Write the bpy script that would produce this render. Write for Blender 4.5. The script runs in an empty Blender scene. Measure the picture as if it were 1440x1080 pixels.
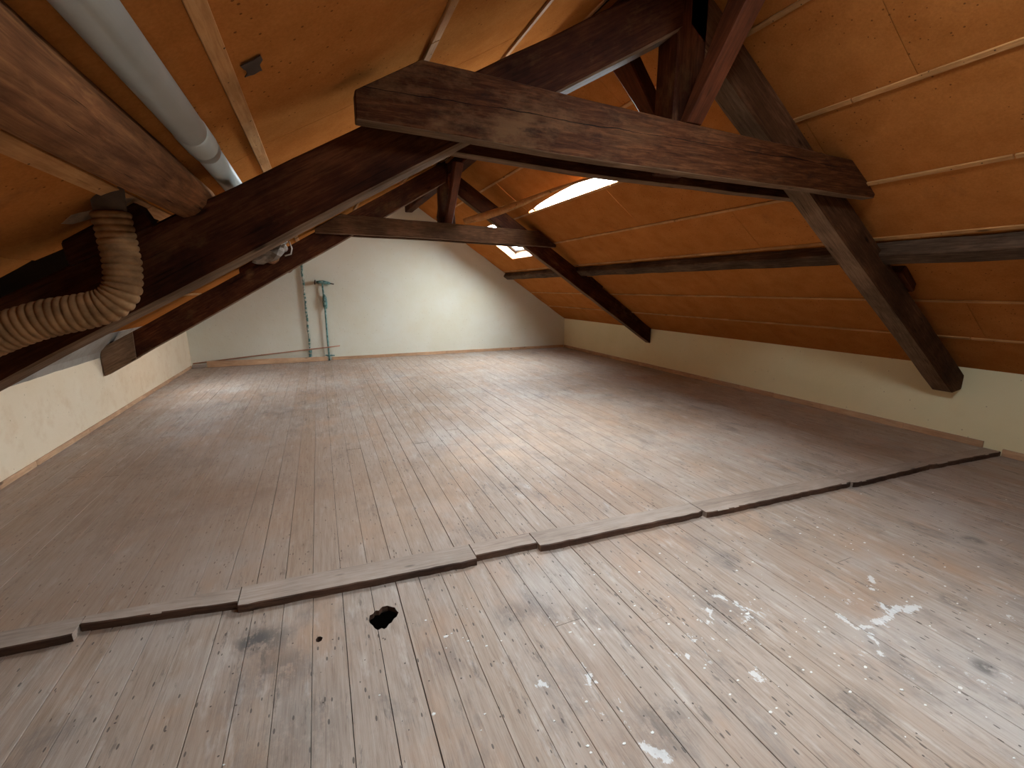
import bpy, bmesh, math, random
from mathutils import Vector, Matrix, noise
from mathutils.geometry import tessellate_polygon
random.seed(7)
sc = bpy.context.scene
C = sc.collection
V = Vector

# ---------------------------------------------------------------- camera
cam_d = bpy.data.cameras.new('camera')
cam = bpy.data.objects.new('camera', cam_d); C.objects.link(cam)
cam_d.sensor_width = 36; cam_d.lens = 630 / 1440 * 36; cam_d.clip_start = .05; cam_d.clip_end = 200
R = ((0.9207249526, -0.0898359129, 0.3797302600), (-0.3901377668, -0.1929253093, 0.9003179235), (-0.0076213199, -0.9770922931, -0.2126794919))
cam.matrix_world = Matrix(((R[0][0], -R[0][1], -R[0][2], 0), (R[1][0], -R[1][1], -R[1][2], 0), (R[2][0], -R[2][1], -R[2][2], 1.5), (0, 0, 0, 1)))
sc.camera = cam

# ---------------------------------------------------------------- sky, exposure
w = bpy.data.worlds.new('sky'); sc.world = w; w.use_nodes = True
bg = w.node_tree.nodes['Background']
SKY = 76.0
bg.inputs['Color'].default_value = (0.86, 0.93, 1.0, 1)
bg.inputs['Strength'].default_value = SKY
sc.view_settings.view_transform = 'Standard'; sc.view_settings.look = 'None'
sc.view_settings.gamma = 1; sc.view_settings.use_curve_mapping = False
sc.view_settings.exposure = 0.0
sc.cycles.use_denoising = True
sc.cycles.max_bounces = 10; sc.cycles.diffuse_bounces = 7; sc.cycles.glossy_bounces = 3
sc.cycles.sample_clamp_indirect = 8.0
try: sc.cycles.denoiser = 'OPENIMAGEDENOISE'
except Exception: pass

# ---------------------------------------------------------------- geometry of the roof
XL, XR = -2.4, 5.573                    # knee walls
YR = -3.0                               # rear gable
EAVE_R = .72; SR = .705
def zr(x): return EAVE_R + SR * (XR - x)
SL = .558
def zl(x): return 2.2495 + SL * x
XRIDGE = 1.90
NR = V((-SR, 0, -1)).normalized()       # inward normals
NL = V((SL, 0, -1)).normalized()
def yg(x): return 10.37 + (x - XL) * (9.83 - 10.37) / (XR - XL)    # far gable
def sill_back(x): return 2.372 - .081 * x

# ---------------------------------------------------------------- helpers
def tag(o, label=None, cat=None, group=None, kind=None):
    if label: o['label'] = label
    if cat: o['category'] = cat
    if group: o['group'] = group
    if kind: o['kind'] = kind
    return o
def empty(name, loc=(0, 0, 0), parent=None):
    o = bpy.data.objects.new(name, None); C.objects.link(o); o.location = loc
    o.empty_display_size = .1
    if parent: o.parent = parent
    return o
def worldloc(o):
    v = V((0, 0, 0))
    while o: v += o.location; o = o.parent
    return v
def link(name, me, mat, parent=None, M=None):
    """link mesh whose vertices are in frame M (world)"""
    o = bpy.data.objects.new(name, me); C.objects.link(o)
    if mat and not me.materials: me.materials.append(mat)
    M = M or Matrix.Identity(4)
    if parent:
        o.parent = parent
        M = pmat(parent).inverted() @ M
    o.matrix_local = M
    o['_m'] = 0; del o['_m']
    return o
_pm = {}
def pmat(p):
    m = p.matrix_basis.copy()
    q = p.parent
    while q:
        m = q.matrix_basis @ m; q = q.parent
    return m
def mesh_of(bm, name='m'):
    me = bpy.data.meshes.new(name); bmesh.ops.recalc_face_normals(bm, faces=bm.faces)
    bm.to_mesh(me); bm.free(); return me
def pyd(verts, faces, smooth=False):
    me = bpy.data.meshes.new('m'); me.from_pydata([tuple(v) for v in verts], [], faces)
    bm = bmesh.new(); bm.from_mesh(me); bmesh.ops.recalc_face_normals(bm, faces=bm.faces); bm.to_mesh(me); bm.free()
    if smooth:
        for p in me.polygons: p.use_smooth = True
    me.update(); return me
def frame(o, x, y):
    x = V(x).normalized(); y = V(y); y = (y - x * y.dot(x)).normalized(); z = x.cross(y)
    M = Matrix((x, y, z)).transposed().to_4x4(); M.translation = V(o); return M

def poly_beam(name, front, back, mat, parent=None, axis=None, bevel=.007, jit=.003, step=.28, under=None):
    """timber from its front outline (3D points) and the vector to its back; edges hewn slightly uneven"""
    front = [V(p) for p in front]; back = V(back)
    if axis is None:
        n = len(front); k = max(range(n), key=lambda i: (front[(i + 1) % n] - front[i]).length)
        axis = front[(k + 1) % n] - front[k]
        if axis.x < 0: axis = -axis
    M = frame(front[0], axis, back); Mi = M.inverted()
    P = [Mi @ p for p in front]; B = Mi.to_3x3() @ back
    out = []; n = len(P); rnd = random.Random(int(abs(front[0].x * 1000)) + n)
    for i in range(n):
        a, b = P[i], P[(i + 1) % n]; L = (b - a).length; k = max(1, int(L / step))
        for j in range(k):
            q = a.lerp(b, j / k)
            if j and L > .6: q.z += rnd.uniform(-jit, jit)
            out.append(q)
    # one common plane for the front face
    y0 = sum(p.y for p in P) / n
    bm = bmesh.new()
    A = [bm.verts.new((p.x, y0, p.z)) for p in out]
    Bv = [bm.verts.new((p.x + B.x, y0 + B.y, p.z + B.z)) for p in out]
    bm.faces.new(A); bm.faces.new(Bv[::-1]); m = len(out)
    for i in range(m): bm.faces.new((A[i], Bv[i], Bv[(i + 1) % m], A[(i + 1) % m]))
    bmesh.ops.recalc_face_normals(bm, faces=bm.faces)
    if bevel:
        es = [e for e in bm.edges if len(e.link_faces) == 2 and e.calc_face_angle(0) > .35]
        bmesh.ops.bevel(bm, geom=es, offset=bevel, segments=1, affect='EDGES', clamp_overlap=True)
    me = mesh_of(bm)
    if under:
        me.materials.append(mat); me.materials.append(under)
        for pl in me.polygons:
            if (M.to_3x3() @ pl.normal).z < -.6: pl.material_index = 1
    return link(name, me, mat, parent, M)

def bar(name, p0, p1, wd, dp, out, mat, parent=None, bevel=.003, jit=.0):
    """bar from p0 to p1 lying on a surface: wd across, dp thick along out (p0,p1 on the surface, centre of width)"""
    p0, p1, out = V(p0), V(p1), V(out).normalized()
    side = (p1 - p0).cross(out).normalized()
    s = side * (wd / 2)
    f = [p0 - s, p1 - s, p1 - s + out * dp, p0 - s + out * dp]
    return poly_beam(name, f, s * 2, mat, parent, axis=p1 - p0, bevel=bevel, jit=jit, step=.35)

def boxw(name, lo, hi, mat, parent=None, bevel=.0):
    x0, y0, z0 = lo; x1, y1, z1 = hi
    bm = bmesh.new(); c = V(((x0 + x1) / 2, (y0 + y1) / 2, (z0 + z1) / 2))
    bmesh.ops.create_cube(bm, size=1)
    for v in bm.verts: v.co = V((v.co.x * (x1 - x0), v.co.y * (y1 - y0), v.co.z * (z1 - z0)))
    if bevel: bmesh.ops.bevel(bm, geom=list(bm.edges), offset=bevel, segments=1, affect='EDGES', clamp_overlap=True)
    return link(name, mesh_of(bm), mat, parent, Matrix.Translation(c))

def holed(name, outer, holes, M, th, mat, parent=None, th2=None):
    """plate: outline with holes in the local xy plane of M, from z=0 to z=-th"""
    loops = [outer] + holes
    tl = tessellate_polygon([[V((p[0], p[1], 0)) for p in l] for l in loops])
    pts = [p for l in loops for p in l]; n = len(pts)
    vs = [(p[0], p[1], 0) for p in pts] + [(p[0], p[1], -th) for p in pts]
    fs = [tuple(t) for t in tl] + [tuple(i + n for i in t[::-1]) for t in tl]
    k = 0
    for l in loops:
        m = len(l)
        for i in range(m):
            a, b = k + i, k + (i + 1) % m; fs.append((a, b, b + n, a + n))
        k += m
    return link(name, pyd(vs, fs), mat, parent, M)

def tube_mesh(path, radius, sides=12, caps=True, smooth=True):
    path = [V(p) for p in path]; n = len(path)
    rad = radius if callable(radius) else (lambda i: radius)
    t0 = (path[1] - path[0]).normalized()
    u = t0.orthogonal().normalized(); vs = []; fs = []
    for i, p in enumerate(path):
        t = (path[min(i + 1, n - 1)] - path[max(i - 1, 0)]).normalized()
        u = (u - t * u.dot(t)).normalized(); v = t.cross(u)
        for k in range(sides):
            a = 2 * math.pi * k / sides
            vs.append(p + (u * math.cos(a) + v * math.sin(a)) * rad(i))
    for i in range(n - 1):
        for k in range(sides):
            a = i * sides + k; b = i * sides + (k + 1) % sides
            fs.append((a, b, b + sides, a + sides))
    if caps:
        fs.append(tuple(range(sides))[::-1]); fs.append(tuple((n - 1) * sides + k for k in range(sides)))
    return pyd(vs, fs, smooth)
def tube(name, path, r, mat, parent=None, sides=12, smooth=True):
    c = V(path[0]); me = tube_mesh([V(p) - c for p in path], r, sides, True, smooth)
    return link(name, me, mat, parent, Matrix.Translation(c))
def spline(P, n):
    P = [V(p) for p in P]; P = [P[0] * 2 - P[1]] + P + [P[-1] * 2 - P[-2]]; out = []
    for i in range(1, len(P) - 2):
        for j in range(n):
            t = j / n; a, b, c, d = P[i - 1], P[i], P[i + 1], P[i + 2]
            out.append(.5 * ((2 * b) + (c - a) * t + (2 * a - 5 * b + 4 * c - d) * t * t + (3 * b - a - 3 * c + d) * t ** 3))
    out.append(P[-2]); return out

# ---------------------------------------------------------------- materials
class N:
    def __init__(s, name):
        s.m = bpy.data.materials.new(name); s.m.use_nodes = True; s.t = s.m.node_tree
        s.b = s.t.nodes['Principled BSDF']; s.tc = s.n('ShaderNodeTexCoord')
        s.b.inputs['Specular IOR Level'].default_value = .3
    def n(s, ty, **k):
        x = s.t.nodes.new(ty)
        for a, b in k.items(): setattr(x, a, b)
        return x
    def l(s, a, b): s.t.links.new(a, b)
    def co(s, scale=(1, 1, 1), kind='Object', rot=(0, 0, 0), loc=(0, 0, 0), rnd=False):
        mp = s.n('ShaderNodeMapping'); mp.inputs['Scale'].default_value = scale
        mp.inputs['Rotation'].default_value = rot; mp.inputs['Location'].default_value = loc
        if kind == 'World': g = s.n('ShaderNodeNewGeometry'); src = g.outputs['Position']
        else: src = s.tc.outputs[kind]
        if rnd:
            oi = s.n('ShaderNodeObjectInfo'); ad = s.n('ShaderNodeVectorMath', operation='MULTIPLY_ADD')
            ad.inputs[1].default_value = (37, 53, 91)
            cb = s.n('ShaderNodeCombineXYZ')
            for i in range(3): s.l(oi.outputs['Random'], cb.inputs[i])
            s.l(cb.outputs[0], ad.inputs[0]); s.l(src, ad.inputs[2]); src = ad.outputs[0]
        s.l(src, mp.inputs['Vector']); return mp.outputs['Vector']
    def noise(s, vec, scale, detail=4, rough=.55, dist=0):
        x = s.n('ShaderNodeTexNoise'); x.inputs['Scale'].default_value = scale; x.inputs['Detail'].default_value = detail
        x.inputs['Roughness'].default_value = rough; x.inputs['Distortion'].default_value = dist
        s.l(vec, x.inputs['Vector']); return x.outputs['Fac']
    def vor(s, vec, scale, feature='F1', out='Distance', rnd=1):
        x = s.n('ShaderNodeTexVoronoi', feature=feature); x.inputs['Scale'].default_value = scale
        x.inputs['Randomness'].default_value = rnd
        s.l(vec, x.inputs['Vector']); return x.outputs[out]
    def ramp(s, fac, stops):
        x = s.n('ShaderNodeValToRGB'); e = x.color_ramp.elements
        while len(e) < len(stops): e.new(.5)
        for i, (p, c) in enumerate(stops):
            e[i].position = p; e[i].color = (c, c, c, 1) if isinstance(c, (int, float)) else (*c, 1)
        s.l(fac, x.inputs['Fac']); return x.outputs['Color']
    def mix(s, fac, a, b, mode='MIX'):
        x = s.n('ShaderNodeMix', data_type='RGBA', blend_type=mode)
        for i, v in ((0, fac), (6, a), (7, b)):
            if isinstance(v, (int, float)): x.inputs[i].default_value = v
            elif isinstance(v, tuple): x.inputs[i].default_value = (*v, 1)
            else: s.l(v, x.inputs[i])
        return x.outputs[2]
    def math(s, op, a, b=0.0, c=0.0):
        x = s.n('ShaderNodeMath', operation=op)
        for i, v in enumerate((a, b, c)):
            if isinstance(v, (int, float)): x.inputs[i].default_value = v
            else: s.l(v, x.inputs[i])
        return x.outputs[0]
    def blob(s, cx, cy, r, soft=1.6):
        """1 inside a radius about a point of the floor, falling to 0"""
        g = s.n('ShaderNodeNewGeometry'); sp = s.n('ShaderNodeSeparateXYZ'); s.l(g.outputs['Position'], sp.inputs[0])
        dx = s.math('SUBTRACT', sp.outputs[0], cx); dy = s.math('SUBTRACT', sp.outputs[1], cy)
        d = s.math('SQRT', s.math('ADD', s.math('MULTIPLY', dx, dx), s.math('MULTIPLY', dy, dy)))
        x = s.n('ShaderNodeMapRange', interpolation_type='SMOOTHSTEP'); s.l(d, x.inputs[0])
        x.inputs[1].default_value = r * .3; x.inputs[2].default_value = r * soft; x.inputs[3].default_value = 1; x.inputs[4].default_value = 0
        return x.outputs[0]
    def seg(s, x0, y0, x1, y1):
        """distance on the floor from a short stroke"""
        if not hasattr(s, '_xy'):
            g = s.n('ShaderNodeNewGeometry'); sp = s.n('ShaderNodeSeparateXYZ'); s.l(g.outputs['Position'], sp.inputs[0]); s._xy = sp
        dx, dy = x1 - x0, y1 - y0; L2 = dx * dx + dy * dy; X, Y = s._xy.outputs[0], s._xy.outputs[1]
        t = s.math('ADD', s.math('MULTIPLY', s.math('SUBTRACT', X, x0), dx / L2), s.math('MULTIPLY', s.math('SUBTRACT', Y, y0), dy / L2))
        t = s.math('MINIMUM', s.math('MAXIMUM', t, 0.0), 1.0)
        ex = s.math('SUBTRACT', X, s.math('MULTIPLY_ADD', t, dx, x0)); ey = s.math('SUBTRACT', Y, s.math('MULTIPLY_ADD', t, dy, y0))
        return s.math('SQRT', s.math('ADD', s.math('MULTIPLY', ex, ex), s.math('MULTIPLY', ey, ey)))
    def bump(s, h, strength=.3, dist=.01):
        x = s.n('ShaderNodeBump'); x.inputs['Strength'].default_value = strength; x.inputs['Distance'].default_value = dist
        s.l(h, x.inputs['Height']); s.l(x.outputs[0], s.b.inputs['Normal'])
    def done(s, col, rough=.7):
        if isinstance(col, tuple): s.b.inputs['Base Color'].default_value = (*col, 1)
        else: s.l(col, s.b.inputs['Base Color'])
        if isinstance(rough, (int, float)): s.b.inputs['Roughness'].default_value = rough
        else: s.l(rough, s.b.inputs['Roughness'])
        return s.m

def wood(name, dark, mid, light, rough=.65, gs=1.0, cracks=.5, dirt=.3, spec=.3, patch=None, nails=False):
    m = N(name); v = m.co((1.2, 14, 14), rnd=True); v2 = m.co((.5, 3, 3), rnd=True); v3 = m.co((1, 1, 1), rnd=True)
    g = m.noise(v, 5 * gs, 6, .65, .6); h = m.noise(v2, 2.2, 3, .5, .4); k = m.noise(m.co((.7, 26, 26), rnd=True), 3 * gs, 3, .6, .3)
    c = m.ramp(m.math('ADD', m.math('MULTIPLY', g, .6), m.math('MULTIPLY', h, .4)), [(.30, dark), (.5, mid), (.72, light)])
    if patch: c = m.mix(m.ramp(m.noise(m.co((1, 2, 2), rnd=True), 2.6, 6, .7), [(.56, 0.0), (.74, .8)]), c, patch)
    blot = m.ramp(m.noise(v3, 3.2, 4, .6), [(.35, 1 - dirt), (.65, 1.0)])
    c = m.mix(1.0, c, blot, 'MULTIPLY')
    cr = m.ramp(k, [(.30, 1 - cracks), (.36, 1.0)])
    c = m.mix(1.0, c, cr, 'MULTIPLY')
    kn = m.ramp(m.vor(m.co((1.6, 5, 5), rnd=True), 1.5), [(.05, .35), (.11, 1.0)])
    c = m.mix(1.0, c, kn, 'MULTIPLY')
    if nails: c = m.mix(m.math('MULTIPLY', m.math('LESS_THAN', m.vor(m.co((1, 1, 1), rnd=True), 24), .10), .85), c, (.05, .025, .012))
    m.bump(m.math('ADD', m.math('MULTIPLY', g, .5), m.math('MULTIPLY', cr, .5)), .45, .006)
    m.b.inputs['Specular IOR Level'].default_value = spec
    return m.done(c, rough)

M_truss = wood('dark_truss_timber', (.026, .0065, .0025), (.066, .017, .0055), (.15, .05, .017), .65, dirt=.6, spec=.08, patch=(.17, .08, .03))
def m_collar():
    m = N('dark_cracked_collar_timber'); g = m.noise(m.co((1.2, 14, 14)), 5, 6, .65, .6); b = m.noise(m.co((1, 2, 2)), 2.3, 6, .7)
    c = m.ramp(g, [(.30, (.025, .007, .0022)), (.5, (.058, .0175, .0055)), (.72, (.125, .045, .015))])
    spx = m.n('ShaderNodeSeparateXYZ'); m.l(m.co(), spx.inputs[0])
    wm = m.ramp(m.math('MULTIPLY', spx.outputs[0], .3), [(.22, .75), (.42, .18)])
    c = m.mix(m.math('MULTIPLY', wm, m.ramp(b, [(.48, 0.0), (.64, 1.0)])), c, (.17, .085, .036))
    c = m.mix(m.ramp(m.noise(m.co((1.4, 3, 3), loc=(3, 0, 1)), 3.2, 5, .7), [(.55, 0.0), (.68, .8)]), c, (.022, .008, .004))
    sp = m.n('ShaderNodeSeparateXYZ'); m.l(m.co(), sp.inputs[0])
    lift = m.math('MULTIPLY_ADD', m.noise(m.co((1, 0, 0)), 2.2, 4, .6), .05, .105)
    d = m.math('ABSOLUTE', m.math('SUBTRACT', sp.outputs[2], lift))
    gate = m.math('MULTIPLY_ADD', m.noise(m.co((1, 0, 0), loc=(5, 0, 0)), 3.0, 2), .008, -.0022)
    cr = m.math('LESS_THAN', d, gate)
    c = m.mix(m.math('MULTIPLY', cr, .92), c, (.006, .003, .002))
    m.bump(m.math('SUBTRACT', g, m.math('MULTIPLY', cr, 2.0)), .5, .006); m.b.inputs['Specular IOR Level'].default_value = .08
    return m.done(c, .65)
M_collar = m_collar()
M_truss_grey = wood('weathered_truss_timber', (.036, .014, .006), (.085, .035, .015), (.17, .082, .040), .75, dirt=.5, spec=.06)
M_brace = wood('red_brown_brace_timber', (.04, .010, .004), (.10, .026, .009), (.19, .058, .022), .6, dirt=.4, spec=.2)
M_purlin = wood('grey_brown_purlin_timber', (.035, .020, .012), (.095, .056, .034), (.20, .125, .08), .85, dirt=.45, cracks=.6, spec=.05)
M_log = wood('rough_log_timber', (.060, .022, .008), (.22, .088, .034), (.50, .235, .09), .8, gs=.75, spec=.08, dirt=.45, cracks=.85)
M_sill = wood('worn_sill_timber', (.25, .18, .135), (.37, .28, .22), (.48, .385, .315), .75, dirt=.2, cracks=.3)
M_under_t = wood('pale_timber_and_lit_underside', (.10, .055, .03), (.20, .12, .07), (.32, .20, .125), .85, dirt=.4, spec=.03)  # floor light painted into the undersides; also the pale wood of a rafter foot
M_sill_side = wood('dark_sill_side', (.030, .014, .008), (.085, .040, .022), (.17, .09, .055), .8, dirt=.5)  # darker brown for sill fronts and cut board edges
M_pine = wood('pale_pine', (.36, .19, .10), (.58, .34, .19), (.74, .49, .30), .6, dirt=.25, cracks=.25)
M_batten = wood('orange_pine_batten', (.36, .15, .05), (.54, .26, .095), (.68, .38, .17), .75, dirt=.35, cracks=.3, spec=.08, nails=True)

def m_lining():
    m = N('orange_hardboard'); v = m.co(); vr = v
    big = m.noise(v, .9, 3, .5); mid = m.noise(vr, 5, 4, .6); fine = m.noise(v, 90, 3, .7)
    c = m.ramp(big, [(.3, (.37, .125, .028)), (.7, (.44, .158, .038))])
    c = m.mix(.35, c, m.ramp(mid, [(.3, (.28, .088, .018)), (.7, (.49, .19, .050))]))
    c = m.mix(1, c, m.ramp(fine, [(.3, .86), (.7, 1.08)]), 'MULTIPLY')
    sp = m.math('MULTIPLY', m.math('LESS_THAN', m.vor(v, 26), .12), m.math('GREATER_THAN', m.noise(v, 1.7, 2), .50))
    c = m.mix(m.math('MULTIPLY', sp, .75), c, (.10, .035, .012))
    c = m.mix(m.ramp(m.noise(m.co((1, 1, 1), loc=(3, 1, 0)), 2.4, 6, .72, .6), [(.60, 0.0), (.78, .6)]), c, (.17, .075, .03))
    oi = m.n('ShaderNodeObjectInfo')
    c = m.mix(1, c, m.ramp(oi.outputs['Random'], [(0, .95), (1, 1.03)]), 'MULTIPLY')
    m.bump(m.math('ADD', fine, m.math('MULTIPLY', mid, 2)), .12, .004)
    m.b.inputs['Specular IOR Level'].default_value = 0.0
    return m.done(c, .9)
M_lining = m_lining()

def m_plaster(name, c0, c1, dirt, tint=(.62, .42, .24)):
    m = N(name); v = m.co(kind='World')
    a = m.noise(v, 1.1, 5, .6); b = m.noise(v, 6, 5, .65); f = m.noise(v, 45, 4, .6)
    c = m.ramp(a, [(.3, c0), (.7, c1)])
    st = m.ramp(b, [(.50, 0.0), (.75, dirt)])
    c = m.mix(st, c, tint)
    c = m.mix(m.math('MULTIPLY', m.math('LESS_THAN', m.vor(v, 11), .07), .5), c, (.30, .2, .12))
    m.bump(m.math('ADD', m.math('MULTIPLY', b, 1.0), m.math('MULTIPLY', f, .4)), .35, .012)
    return m.done(c, .85)
M_wall_l = m_plaster('cream_plaster_stained', (.72, .55, .36), (.78, .64, .47), .5)
M_wall_r = m_plaster('pale_yellow_plaster', (.78, .68, .40), (.82, .73, .47), .10, (.60, .48, .25))
M_gable = m_plaster('cream_gable_plaster', (.66, .61, .46), (.70, .67, .56), .20, (.66, .54, .36))
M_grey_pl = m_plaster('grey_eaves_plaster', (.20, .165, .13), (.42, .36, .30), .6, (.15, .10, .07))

def m_floor(near):
    m = N('floor_board_worn' if near else 'floor_board'); v = m.co((14, .9, 14), rnd=True); w_ = m.co(kind='World')
    ws = m.co((1, .45, 1), kind='World')
    g = m.noise(v, 5, 6, .65, .5); g2 = m.noise(m.co((34, 1.1, 10), rnd=True), 6, 3, .6)
    oi = m.n('ShaderNodeObjectInfo')
    c = m.ramp(g, [(.28, (.25, .172, .122)), (.5, (.37, .277, .212)), (.75, (.47, .38, .305))])
    c = m.mix(.28, c, m.ramp(oi.outputs['Random'], [(0, (.33, .225, .15)), (.5, (.37, .29, .235)), (1, (.43, .37, .32))]))
    # broad wear: browner and greyer areas
    big = m.noise(w_, .62, 3, .6)
    c = m.mix(m.ramp(big, [(.38, .45), (.50, 0.0)]), c, (.27, .165, .105))
    c = m.mix(m.ramp(m.noise(m.co(kind='World', loc=(7, 3, 0)), .9, 4, .6), [(.52, 0.0), (.70, .5)]), c, (.46, .42, .385))
    c = m.mix(m.ramp(m.noise(m.co((1, .6, 1), kind='World', loc=(1, 9, 0)), 2.6, 5, .65), [(.52, 0.0), (.70, .5)]), c, (.45, .27, .165))
    # grey-black smudges, elongated with the grain
    dk = m.ramp(m.noise(ws, 4.2, 6, .72, .3), [(.54, 0.0), (.70, .62)])
    c = m.mix(dk, c, (.155, .13, .118))
    dk2 = m.ramp(m.noise(m.co((3.2, .7, 1), kind='World', loc=(4, 2, 0)), 6.5, 5, .7), [(.60, 0.0), (.68, .6)])
    c = m.mix(dk2, c, (.12, .095, .08))
    lt = m.ramp(m.noise(m.co((2.5, .6, 1), kind='World', loc=(2, 6, 0)), 5.0, 6, .7), [(.56, 0.0), (.70, .5)])
    c = m.mix(lt, c, (.56, .49, .43))
    c = m.mix(1, c, m.ramp(g2, [(.28, .74), (.42, 1.0)]), 'MULTIPLY')
    sc_ = m.math('MULTIPLY', m.math('LESS_THAN', m.vor(m.co((1, .32, 1), kind='World', rot=(0, 0, .15)), 34), .13), m.math('GREATER_THAN', m.noise(w_, 2.5, 3), .45))
    c = m.mix(m.math('MULTIPLY', sc_, .85), c, (.085, .065, .052))
    nl = m.math('LESS_THAN', m.vor(m.co((1, 1, 1), kind='World', loc=(1, 1, 0)), 15), .06)
    c = m.mix(m.math('MULTIPLY', nl, .85), c, (.06, .04, .032))
    if near:
        t = m.noise(m.co((1.3, .8, 1), kind='World', rot=(0, 0, -.3)), 17, 6, .72, .5); t2 = m.noise(m.co(kind='World'), 55, 3, .7)
        for cx, cy, r, th in ((1.77, 1.33, .10, .60), (1.40, 1.26, .14, .62), (.95, 1.15, .25, .64), (1.26, 1.64, .3, .66), (1.68, 1.42, .2, .65), (2.3, .55, .15, .62), (2.2, 1.0, .3, .64), (2.9, .75, .2, .62)):
            f = m.math('MULTIPLY', m.blob(cx, cy, r), m.ramp(t, [(th, 0.0), (th + .02, 1.0)]))
            c = m.mix(m.math('MULTIPLY', f, .7), c, (.66, .645, .62))
        d = None
        for a in ((2.130, 1.10, 2.122, 1.01), (2.122, 1.01, 2.20, .995), (2.20, .995, 2.347, 1.0), (2.347, 1.0, 2.467, 1.021), (2.347, 1.0, 2.419, 1.075), (2.143, .972, 2.102, .91), (2.102, .91, 2.028, .859),
                  (2.46, .99, 2.56, .986), (2.585, 1.208, 2.56, 1.19), (2.50, 1.155, 2.49, 1.148), (1.706, 1.431, 1.73, 1.40), (1.761, 1.351, 1.755, 1.31), (1.731, 1.258, 1.70, 1.245), (1.273, 1.211, 1.30, 1.20),
                  (1.39, 1.278, 1.385, 1.25), (.871, 1.276, .849, 1.232), (.881, .961, .934, .899), (.672, 1.326, .69, 1.30), (1.488, 1.028, 1.484, .993), (1.55, 1.30, 1.60, 1.36)):
            e = m.seg(*a); d = e if d is None else m.math('MINIMUM', d, e)
        val = m.math('SUBTRACT', m.math('ADD', m.math('MULTIPLY', t, .7), m.math('MULTIPLY', t2, .3)), m.math('MULTIPLY', d, 5.5))
        c = m.mix(m.math('MULTIPLY', m.ramp(val, [(.44, 0.0), (.475, 1.0)]), .72), c, (.68, .665, .64))
        for cx, cy, r, s_ in ((-.41, 2.03, .085, .9), (-.33, 2.0, .10, .6), (-.28, 1.80, .14, .5), (.72, 1.72, .10, .45), (3.55, 1.18, .06, .7), (2.75, .93, .07, .7), (2.37, .67, .05, .8), (1.0, 1.0, .12, .5), (-.2, 1.5, .2, .3), (1.7, .75, .12, .5)):
            f = m.math('MULTIPLY', m.blob(cx, cy, r, 1.3), m.ramp(m.noise(m.co((1, .7, 1), kind='World'), 16, 5, .75), [(.40, 0.15), (.52, 1.0)]))
            c = m.mix(m.math('MULTIPLY', f, s_), c, (.10, .088, .08))
    else:
        for cx, cy, r, s_ in ((-.48, 3.7, .22, .6), (-1.0, 3.6, .45, .4), (-1.4, 4.6, .35, .4), (4.2, 4.6, .8, .35), (-.4, 6.0, .5, .3), (3.3, 6.2, .7, .3)):
            f = m.math('MULTIPLY', m.blob(cx, cy, r), m.ramp(m.noise(w_, 5, 5, .7), [(.38, 0.05), (.6, 1.0)]))
            c = m.mix(m.math('MULTIPLY', f, s_), c, (.14, .105, .085))
        for cx, cy, r, s_ in ((1.34, 3.7, .45, .55), (2.6, 4.0, 1.2, .35), (.4, 3.0, .5, .35)):
            f = m.math('MULTIPLY', m.blob(cx, cy, r), m.ramp(m.noise(w_, 3.5, 5, .7), [(.38, 0.0), (.6, 1.0)]))
            c = m.mix(m.math('MULTIPLY', f, s_), c, (.55, .38, .26))
        f = m.math('MULTIPLY', m.blob(-1.2, 3.6, 1.7), .55)
        c = m.mix(f, c, (.26, .155, .095))
    m.bump(m.math('ADD', g, g2), .35, .003)
    m.b.inputs['Specular IOR Level'].default_value = .3
    return m.done(c, m.ramp(g, [(.3, .68), (.7, .52)]))
M_floor_far = m_floor(False); M_floor_near = m_floor(True)

def simple(name, col, rough=.6, metal=0, var=.15, sc_=8, spec=.3, bump=.1):
    m = N(name); v = m.co(rnd=True); f = m.noise(v, sc_, 4, .6)
    c = m.mix(1, col, m.ramp(f, [(.3, 1 - var), (.7, 1 + var * .6)]), 'MULTIPLY')
    m.b.inputs['Metallic'].default_value = metal; m.b.inputs['Specular IOR Level'].default_value = spec
    if bump: m.bump(f, bump, .004)
    return m.done(c, rough)
M_under = simple('dark_boarding', (.030, .018, .012), .9)
M_deck = simple('roof_deck_timber', (.012, .007, .004), .95, spec=0)
M_pvc = simple('grey_plastic_pipe', (.47, .475, .425), .4, var=.12, sc_=5, spec=.5, bump=.02)
M_duct = simple('brown_duct_fabric', (.26, .135, .058), .8, var=.45, spec=.1, sc_=14)
M_soot = simple('dark_duct_stub', (.10, .06, .035), .8, var=.4)
M_white = simple('white_sash_paint', (.78, .80, .82), .4)
M_greyal = simple('grey_window_metal', (.28, .30, .32), .4, metal=.6)
M_copper = simple('copper_pipe', (.42, .20, .12), .45, metal=.3, var=.3)
M_nail = simple('rusty_nail', (.06, .035, .022), .6, metal=.5)
M_steel = simple('bent_steel_hook', (.5, .42, .34), .4, metal=.7)
M_wool = simple('grey_plaster_lump', (.22, .17, .13), .95, var=.5, sc_=20, bump=.6)
M_torn = simple('torn_paper_backing', (.46, .27, .15), .8, var=.4, sc_=18)
M_chip = simple('white_paint_chip', (.72, .69, .64), .6)
def m_teal():
    m = N('flaking_teal_paint'); v = m.co(kind='World')
    c = m.mix(m.ramp(m.noise(v, 22, 4, .7), [(.48, 0.0), (.55, 1.0)]), (.15, .29, .26), (.05, .12, .11))
    c = m.mix(m.ramp(m.noise(v, 35, 4, .7), [(.60, 0.0), (.66, 1.0)]), c, (.55, .55, .45))
    m.bump(m.noise(v, 30, 4), .5, .005); return m.done(c, .5)
M_teal = m_teal()
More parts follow.
